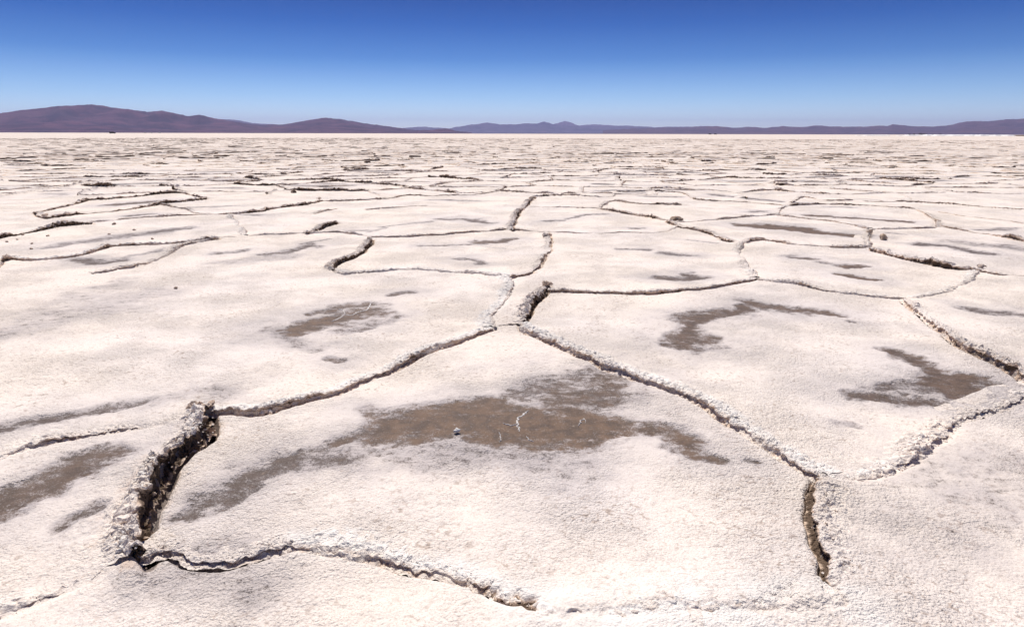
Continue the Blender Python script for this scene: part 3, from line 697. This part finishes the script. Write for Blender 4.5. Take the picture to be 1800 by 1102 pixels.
for k, (lab, pts, wd) in enumerate(VEINS):
    g, ss = smooth_path([ground_at(*p) for p in pts], .004, .35, k * 9.1)
    t = np.gradient(g, axis=0); t /= np.linalg.norm(t, axis=1)[:, None] + 1e-9
    nn = np.stack([-t[:, 1], t[:, 0]], 1)
    g = g + nn * (n2(ss * 45, ss * 0 + k)[:, None] * .010)
    e = np.minimum(1, np.minimum(ss, ss[-1] - ss) / .05)
    ww = (wd * (.5 + .9 * np.abs(n2(ss * 60, ss * 0 + k + 4))) * (.15 + .85 * e))[:, None]
    off = np.array([-1, -.5, 0, .5, 1.0])[None]
    x = g[:, 0:1] + nn[:, 0:1] * off * ww; y = g[:, 1:2] + nn[:, 1:2] * off * ww
    # sit on the mud as built: undulation minus the stain's 6 mm dip, plus the nearby swell
    gi = np.clip(np.searchsorted(rows, g[:, 1]), 1, NR - 1)
    gz = np.array([Z[i_, np.clip(np.searchsorted(tt, xx / srow[i_]), 0, NC - 1)] for i_, xx in zip(gi, g[:, 0])])
    kk = np.ones(15) / 15; gz = np.convolve(np.pad(gz, 7, mode='edge'), kk, 'valid')
    z = gz[:, None] + np.array([-.004, .0035, .005, .0035, -.004])[None] + .001 * n2(x * 120, y * 120)
    me = mesh_from('salt_vein', np.stack([x, y, z], -1).reshape(-1, 3), grid_quads(len(g), 5), mats=[PURE])
    link('salt_vein', me, lab, 'salt vein', 'salt veins on the brown stains')

# ------------------------------------------------------------------ loose stones
def stone(name, px, py, size, label, dirt, group=None, flat=.7, mat=None):
    g = ground_at(px, py)
    a, b, c = clods(np.array([[0, 0, size * .25 + .004]]), np.array([size]), flat, .5, ICO3, np.array([dirt]))
    me = mesh_from(name, a, None, b, c, smooth=True, mats=[mat or SALT])
    link(name, me, label, 'clod' if name != 'salt_stone' else 'stone', group, None, None, (g[0], g[1], float(undul(np.array([g[0]]), np.array([g[1]]))[0])))
WHITE = plain_mat('clean_salt_stone', (.80, .77, .74), .7, .08, 30, .6)
RUST = plain_mat('rusty_crumb', (.45, .23, .09), .8, .3, 60, .6)
stone('salt_stone', 803, 759, .014, 'small white stone lying on the brown mud of the front plate', 0, mat=WHITE)
stone('rusty_crumb', 1160, 673, .016, 'tiny orange crumb on the white ridge right of the plate tip', 0, mat=RUST)
stone('mud_clod', 516, 339, .085, 'dark chunky clod standing alone left of centre in the middle distance', 1.6)
stone('mud_clod', 1188, 389, .11, 'flat dark clod lying right of centre beside a pale ridge', 1.5, flat=.35)
stone('mud_clod', 1553, 421, .075, 'brown clod beside the short stubby ridge at right', 1.4)
stone('mud_clod', 309, 507, .022, 'tiny dark speck of mud on the broad left plate', 1.5)
for k, (px, py) in enumerate([(201,395),(192,413),(56,428),(55,437),(30,420),(84,414),(236,405),(268,421),(40,412),(12,424)]):
    stone('mud_crumb', px, py, .035 if k == 0 else .02, 'largest dark crumb on the plate at far left' if k == 0 else 'small dark crumb scattered on the plate at far left', 1.3, 'dark crumbs on the far left plate')

# ------------------------------------------------------------------ hills
def hill_mat(name, lo, hi, tint, sc):
    m, nt, b = new_mat(name); N = NB(nt); geo = N.n('ShaderNodeNewGeometry'); P = geo.outputs['Position']
    c = N.mix(N.map(N.noise(P, sc * 2, 7, .7), .38, .62), lo, hi)
    c = N.mix(N.map(N.noise(P, sc * .6, 5, .65, .8), .55, .70, 0, .6), c, tint)
    nt.links.new(c, b.inputs['Base Color']); b.inputs['Roughness'].default_value = .95; b.inputs['Specular IOR Level'].default_value = .1
    return m
def hills(label, sky, dist, depth, mat, seed, z_foot=-2.0, name='hills', gul=.65):
    sky = np.array(sky, float)
    px = np.arange(sky[0, 0], sky[-1, 0] + .1, 2.0)
    py = np.interp(px, sky[:, 0], sky[:, 1])
    py = np.minimum(py + (.6 * fbm2(px / 11.0, px * 0 + seed, 3) + .5 * n2(px / 4.2, px * 0 + seed + 3)), 236 + px * .0024)
    nj = 56; v = []
    u = np.concatenate([np.linspace(-1, 0, 40), np.linspace(0, .8, 17)[1:]])
    for jx, (a, b) in enumerate(zip(px, py)):
        d = ray(a, b); hx = math.hypot(d.x, d.y); hz = CAMH + d.z / hx * dist
        v.append((d.x / hx, d.y / hx, hz))
    v = np.array(v); hz = np.maximum(v[:, 2], 0)
    # broad shape below the crest falls away with smoothing along the range
    U, A = np.meshgrid(u, px)
    R = dist + U * depth
    prof = np.clip(1 - np.abs(U), 0, 1) ** 1.35
    wx, wy = v[:, 0:1] * R, v[:, 1:2] * R
    k = 1 / (depth * .32)
    rid = 1 - 2 * np.abs(n2(wx * k + seed, wy * k * .6)) 
    rid2 = 1 - 2 * np.abs(n2(wx * k * 2.3, wy * k * 1.3 + seed))
    rid3 = n2(wx * k * 6, wy * k * 4 + seed)
    mod = gul * rid + gul * .5 * rid2 + gul * .3 * rid3
    body = prof * (1 + (mod - gul * .6) * np.clip(np.abs(U) * 3.2, 0, 1))
    body = np.minimum(body, 1 - .35 * np.abs(U))
    Zh = hz[:, None] * np.clip(body, 0, 1) + z_foot * (np.abs(U) > .97)
    co = np.stack([wx, wy, Zh], -1).reshape(-1, 3)
    me = mesh_from(name, co, grid_quads(len(px), len(u))[:, ::-1], mats=[mat])
    link(name, me, label, None, None, 'structure')
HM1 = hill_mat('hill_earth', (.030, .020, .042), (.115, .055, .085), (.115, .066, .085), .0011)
HM2 = hill_mat('far_hill_earth_hazed', (.045, .042, .075), (.09, .075, .115), (.15, .10, .13), .0009)  # extra blue in this base colour paints in distance haze
HM3 = hill_mat('red_hill_earth', (.05, .034, .055), (.10, .058, .075), (.18, .092, .088), .0012)
hills('long dark purple mountain on the left, highest of the range',
 [(-260,222),(-120,212),(0,200),(30,195),(70,191),(100,187),(130,186),(160,184),(180,186),(200,190),(230,193),(260,197),(285,195),(310,200),(330,205),(350,202),(375,208),(400,212),(430,217),(460,220),(500,219),(540,212),(572,207),(600,210),(640,217),(680,222),(720,228),(770,232),(800,233.5)], 14000, 5200, HM1, 3.1)
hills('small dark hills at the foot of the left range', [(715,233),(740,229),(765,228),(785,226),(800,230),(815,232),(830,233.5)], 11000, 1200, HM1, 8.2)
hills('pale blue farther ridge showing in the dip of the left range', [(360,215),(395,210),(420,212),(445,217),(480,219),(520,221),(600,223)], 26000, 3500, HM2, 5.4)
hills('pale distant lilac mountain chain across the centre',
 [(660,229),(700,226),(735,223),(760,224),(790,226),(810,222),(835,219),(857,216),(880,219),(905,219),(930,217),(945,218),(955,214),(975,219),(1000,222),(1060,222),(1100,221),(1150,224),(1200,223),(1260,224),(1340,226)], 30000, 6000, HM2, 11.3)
hills('pinkish conical peak in the centre of the distant chain', [(955,226),(970,220),(985,215),(993,213),(1003,215),(1015,221),(1040,219),(1070,220),(1100,224)], 38000, 4000, HM3, 2.2)
hills('low violet mountain chain on the right of the horizon',
 [(1060,229),(1120,226),(1200,224),(1245,222),(1263,222),(1290,225),(1315,223),(1345,225),(1375,222),(1410,224),(1435,221),(1470,223),(1520,223),(1545,221),(1560,222),(1570,219),(1600,222),(1635,223),(1665,221),(1690,216),(1708,213),(1735,214),(1760,211),(1780,210),(1800,209),(1860,203),(1950,200),(2060,214)], 20000, 5200, HM3, 6.6)

# ------------------------------------------------------------------ salt heaps, scrub and vehicles near the horizon
PILE = plain_mat('heaped_salt', (.86, .84, .83), .9, .05, .6, .4)
def heap(px0, px1, top, base_py, label):
    g0, g1 = ground_at(px0, base_py), ground_at(px1, base_py)
    L = math.hypot(g1[0] - g0[0], g1[1] - g0[1]); cx, cy = (g0[0] + g1[0]) / 2, (g0[1] + g1[1]) / 2
    Hh = top; nx_, ny_ = 60, 26
    u = np.linspace(-1, 1, nx_); v = np.linspace(-1, 1, ny_); Uu, Vv = np.meshgrid(u, v, indexing='ij')
    ex = np.clip((1 - np.abs(Uu)) * L / 2 / (Hh * 1.7), 0, 1); ey = np.clip((1 - np.abs(Vv)) * 2.2, 0, 1)
    wob = .85 + .3 * n2(Uu * 3 + px0, Vv)
    zz = Hh * np.minimum(ex, ey) * wob + .06 * n2(Uu * 12, Vv * 8 + px0)
    zz = np.where((np.abs(Uu) > .98) | (np.abs(Vv) > .96), -.1, zz)
    a = math.atan2(g1[1] - g0[1], g1[0] - g0[0])
    lx, ly = Uu * L / 2, Vv * Hh * 2.6
    co = np.stack([lx * math.cos(a) - ly * math.sin(a), lx * math.sin(a) + ly * math.cos(a), zz], -1).reshape(-1, 3)
    me = mesh_from('salt_heap', co, grid_quads(nx_, ny_)[:, ::-1], mats=[PILE])
    link('salt_heap', me, label, 'salt heap', 'white salt heaps on the right horizon', None, None, (cx, cy, 0))
hz = lambda px: HORIZON + (px - 900) * .0024
HP = [(1504,1516,.6,'tiny low salt heap, leftmost of the row on the right horizon'),
      (1519,1562,1.0,'long flat salt heap at the left end of the heap row'),
      (1577,1590,.7,'small salt heap in the gap right of the long flat one'),
      (1592,1622,1.25,'salt heap in front of the dark scrub'),
      (1624,1638,1.45,'short peaked salt heap just right of the dark scrub'),
      (1641,1668,1.5,'salt heap beyond the dark notch right of the scrub'),
      (1669,1698,1.5,'flat-topped salt heap in the middle of the heap row'),
      (1699,1716,1.45,'narrow salt heap between two wider flat-topped ones'),
      (1717,1742,1.5,'wide flat-topped salt heap, third from the right end'),
      (1744,1763,1.4,'rounded salt heap, second from the right end'),
      (1764,1780,1.3,'salt heap at the right end of the row beside brown earth')]
for a, b, h, lab in HP: heap(a, b, h, hz(a) + 2.5, lab)

LEAF = plain_mat('scrub_leaves', (.045, .05, .025), .8, .5, 3, .2)
BARK = plain_mat('scrub_bark', (.10, .07, .05), .9, .3, 6, .2)
def shrub(px, w, h, label, rngseed):
    g = ground_at(px, hz(px) + 2.15)
    rs = np.random.default_rng(rngseed)
    root = bpy.data.objects.new('scrub_bush', None); C.objects.link(root); root.location = (g[0], g[1], 0)
    root['label'] = label; root['category'] = 'bush'; root['group'] = 'dark scrub by the salt heaps'
    n = 900
    p = rs.normal(size=(n, 3)); p /= np.linalg.norm(p, axis=1)[:, None]; p *= rs.random((n, 1)) ** .4
    lob = 1 + .5 * np.sin(p[:, 0:1] * 7 + rngseed)
    p = p * np.array([w / 2, w / 2.6, h / 2]) * lob; p[:, 2] = p[:, 2] + h * .55
    d1 = rs.normal(size=(n, 3)) * .13; d2 = rs.normal(size=(n, 3)) * .13
    V = np.stack([p, p + d1, p + d1 + d2, p + d2], 1).reshape(-1, 3)
    me = mesh_from('foliage', V, np.arange(n * 4).reshape(-1, 4), mats=[LEAF]); link('foliage', me, parent=root)
    bm = bmesh.new()
    for k in range(5):
        a = k * 1.26; bmesh.ops.create_cone(bm, segments=6, radius1=.06, radius2=.02, depth=h * .8, matrix=Matrix.Translation((.25 * math.cos(a), .25 * math.sin(a), h * .35)) @ Matrix.Rotation(.4, 4, Vector((-math.sin(a), math.cos(a), 0))))
    me = bpy.data.meshes.new('stem'); bm.to_mesh(me); bm.free(); me.materials.append(BARK); link('stem', me, parent=root)
shrub(1598, 5, 2.1, 'low dark bush at the left end of the scrub on the right horizon', 1)
shrub(1607, 5, 2.3, 'dark bush left of the tallest bush behind the salt heaps', 2)
shrub(1618, 7, 3.0, 'tallest dark bush above the salt heaps on the right horizon', 3)
shrub(1625, 4, 2.2, 'small dark bush right beside the tallest bush', 4)
shrub(1641, 5, 1.9, 'dark bush filling the notch between two salt heaps', 5)
shrub(1652, 5, 1.9, 'low dark bush right of the notch between salt heaps', 6)
EARTH = plain_mat('brown_earth', (.22, .15, .09), .9, .4, .8, .4)
g = ground_at(1793, hz(1793) + 2.4)
a, b, c = clods(np.array([[0, 0, .25]]), np.array([1.0]), 1.0, 0, ICO3, np.array([0]))
a[:, 0] *= 9; a[:, 2] *= .9
link('earth_mound', mesh_from('earth_mound', a, None, b, c, mats=[EARTH]), 'brown earth mound at the right end of the salt heaps', 'mound', None, None, None, (g[0], g[1], 0))

# vehicles
PAINT_D = plain_mat('dark_paint', (.03, .022, .022), .4, .1, 2, .0)
PAINT_W = plain_mat('white_paint', (.75, .75, .74), .4, .05, 2, .0)
GLASS = plain_mat('dark_glass', (.03, .035, .04), .15, .05, 2, 0)
TYRE = plain_mat('tyre_rubber', (.02, .02, .02), .8, .1, 2, 0)
def vehicle(px, dist_py, L, Hh, paint, label, name='parked_van', cat='van', cab=True, group=None):
    g = ground_at(px, dist_py)
    root = bpy.data.objects.new(name, None); C.objects.link(root); root.location = (g[0], g[1], 0); root.rotation_euler.z = math.atan2(g[1], g[0]) - math.pi / 2
    root['label'] = label; root['category'] = cat
    if group: root['group'] = group
    W = 1.9
    prof = [(-L/2, .45), (-L/2, Hh*.93), (-L/2+.15, Hh), (L*.22, Hh), (L*.34, Hh*.62), (L/2-.1, Hh*.55), (L/2, Hh*.45), (L/2, .45)] if cab else \
           [(-L/2, .45), (-L/2, Hh*.95), (-L/2+.2, Hh), (L/2-.25, Hh), (L/2, Hh*.85), (L/2, .45)]
    bm = bmesh.new()
    vs = [[bm.verts.new((x, s * W / 2, z)) for x, z in prof] for s in (-1, 1)]
    bm.faces.new(vs[0]); bm.faces.new(vs[1][::-1])
    for i in range(len(prof)): bm.faces.new((vs[0][i], vs[1][i], vs[1][(i + 1) % len(prof)], vs[0][(i + 1) % len(prof)]))
    bmesh.ops.recalc_face_normals(bm, faces=bm.faces); bmesh.ops.bevel(bm, geom=list(bm.edges), offset=.05, segments=2, affect='EDGES')
    me = bpy.data.meshes.new('body'); bm.to_mesh(me); bm.free(); me.materials.append(paint); link('body', me, parent=root)
    for sx in (-.31, .31):
        for sy in (-1, 1):
            bm = bmesh.new(); bmesh.ops.create_cone(bm, cap_ends=True, segments=20, radius1=.36, radius2=.36, depth=.24, matrix=Matrix.Translation((sx * L, sy * (W / 2 - .08), .36)) @ Matrix.Rotation(math.pi / 2, 4, 'X'))
            bmesh.ops.bevel(bm, geom=list(bm.edges), offset=.03, segments=1, affect='EDGES')
            me = bpy.data.meshes.new('wheel'); bm.to_mesh(me); bm.free(); me.materials.append(TYRE); link('wheel', me, parent=root)
    nwin = 3 if L < 7 else 5
    for sy in (-1, 1):
        for k in range(nwin):
            x0 = -L * .44 + k * (L * .62 / nwin); ww = L * .62 / nwin - .15
            bm = bmesh.new(); bmesh.ops.create_cube(bm, size=1, matrix=Matrix.Translation((x0 + ww / 2, sy * (W / 2 + .004), Hh * .76)) @ Matrix.Diagonal((ww, .02, Hh * .22, 1)))
            me = bpy.data.meshes.new('window'); bm.to_mesh(me); bm.free(); me.materials.append(GLASS); link('window', me, parent=root)
vehicle(198, hz(198) + 2.2, 7.0, 2.6, PAINT_D, 'dark van parked far off on the flat below the left mountain')
vehicle(255.5, hz(255) + 1.2, 5.2, 2.1, PAINT_W, 'tiny pale vehicle, leftmost of three specks right of the dark van', 'parked_car', 'car')
vehicle(267, hz(267) + 1.2, 5.2, 2.2, PAINT_W, 'tiny pale vehicle, middle one of three specks right of the dark van', 'parked_car', 'car')
vehicle(281, hz(281) + 1.2, 5.6, 2.5, PAINT_W, 'tiny white vehicle, rightmost of three specks right of the dark van', 'parked_car', 'car')
vehicle(1248, hz(1248) + 1.2, 6, 2.6, PAINT_D, 'tiny dark vehicle, left of two specks on the horizon right of centre', 'parked_van', 'van')
vehicle(1257.5, hz(1257) + 1.2, 6, 2.4, PAINT_D, 'tiny dark vehicle, right of two specks on the horizon right of centre', 'parked_van', 'van')

# ------------------------------------------------------------------ haze
bm = bmesh.new(); bmesh.ops.create_cube(bm, size=1, matrix=Matrix.Translation((0, 21500, 425)) @ Matrix.Diagonal((90000, 45000, 858, 1)))
me = bpy.data.meshes.new('haze'); bm.to_mesh(me); bm.free()
hm = bpy.data.materials.new('haze_air'); hm.use_nodes = True; nt = hm.node_tree; nt.nodes.remove(nt.nodes['Principled BSDF'])
pv = nt.nodes.new('ShaderNodeVolumePrincipled'); pv.inputs['Color'].default_value = (.56, .585, 1.0, 1); pv.inputs['Density'].default_value = 2.9e-5; pv.inputs['Anisotropy'].default_value = 0.2
nt.links.new(pv.outputs[0], nt.nodes['Material Output'].inputs['Volume']); me.materials.append(hm)
link('haze', me, 'thin blue air between the viewer and the mountains', None, None, 'stuff')

# ------------------------------------------------------------------ light
SUN_EL, SUN_AZ = math.radians(60), math.radians(-16)    # azimuth from +Y towards +X
sdir = Vector((math.sin(SUN_AZ) * math.cos(SUN_EL), math.cos(SUN_AZ) * math.cos(SUN_EL), math.sin(SUN_EL)))
sl = bpy.data.lights.new('sun', 'SUN'); sl.energy = 4.8; sl.angle = math.radians(.53); sl.color = (1, .945, .87)
so = bpy.data.objects.new('sun', sl); C.objects.link(so); so.rotation_euler = (-sdir).to_track_quat('-Z', 'Y').to_euler(); so.location = (0, 0, 50)
w = bpy.data.worlds.new('World'); bpy.context.scene.world = w; w.use_nodes = True; nt = w.node_tree
sky = nt.nodes.new('ShaderNodeTexSky'); sky.sky_type = 'NISHITA'; sky.sun_disc = False
sky.sun_elevation = SUN_EL; sky.sun_rotation = SUN_AZ; sky.altitude = 3400; sky.air_density = 1.0; sky.dust_density = .3; sky.ozone_density = 3.0
bg = nt.nodes['Background']; bg.inputs['Strength'].default_value = .085
NW = NB(nt); tcw = nt.nodes.new('ShaderNodeTexCoord'); sx = nt.nodes.new('ShaderNodeSeparateXYZ'); nt.links.new(tcw.outputs['Generated'], sx.inputs[0])
cr = nt.nodes.new('ShaderNodeValToRGB'); nt.links.new(sx.outputs[2], cr.inputs[0])
el = cr.color_ramp.elements; el[0].position = 0.0; el[0].color = (1.65, 1.62, 1.65, 1); el[1].position = .05; el[1].color = (.84, 1.05, 1.26, 1)
for p_, c_ in ((.10, (.24, .54, .92, 1)), (.145, (.06, .32, .74, 1)), (.19, (.015, .19, .54, 1)), (1.0, (.35, .45, .75, 1))):
    e_ = el.new(p_); e_.color = c_
mx = nt.nodes.new('ShaderNodeMix'); mx.data_type = 'RGBA'; mx.blend_type = 'MULTIPLY'; mx.inputs[0].default_value = 1
nt.links.new(sky.outputs[0], mx.inputs[6]); nt.links.new(cr.outputs[0], mx.inputs[7]); nt.links.new(mx.outputs[2], bg.inputs['Color'])

sc = bpy.context.scene
sc.view_settings.view_transform = 'Standard'; sc.view_settings.look = 'None'; sc.view_settings.exposure = 0.13; sc.view_settings.gamma = 1.0
sc.cycles.adaptive_threshold = .02; sc.cycles.max_bounces = 4; sc.cycles.volume_bounces = 0; sc.cycles.use_denoising = True
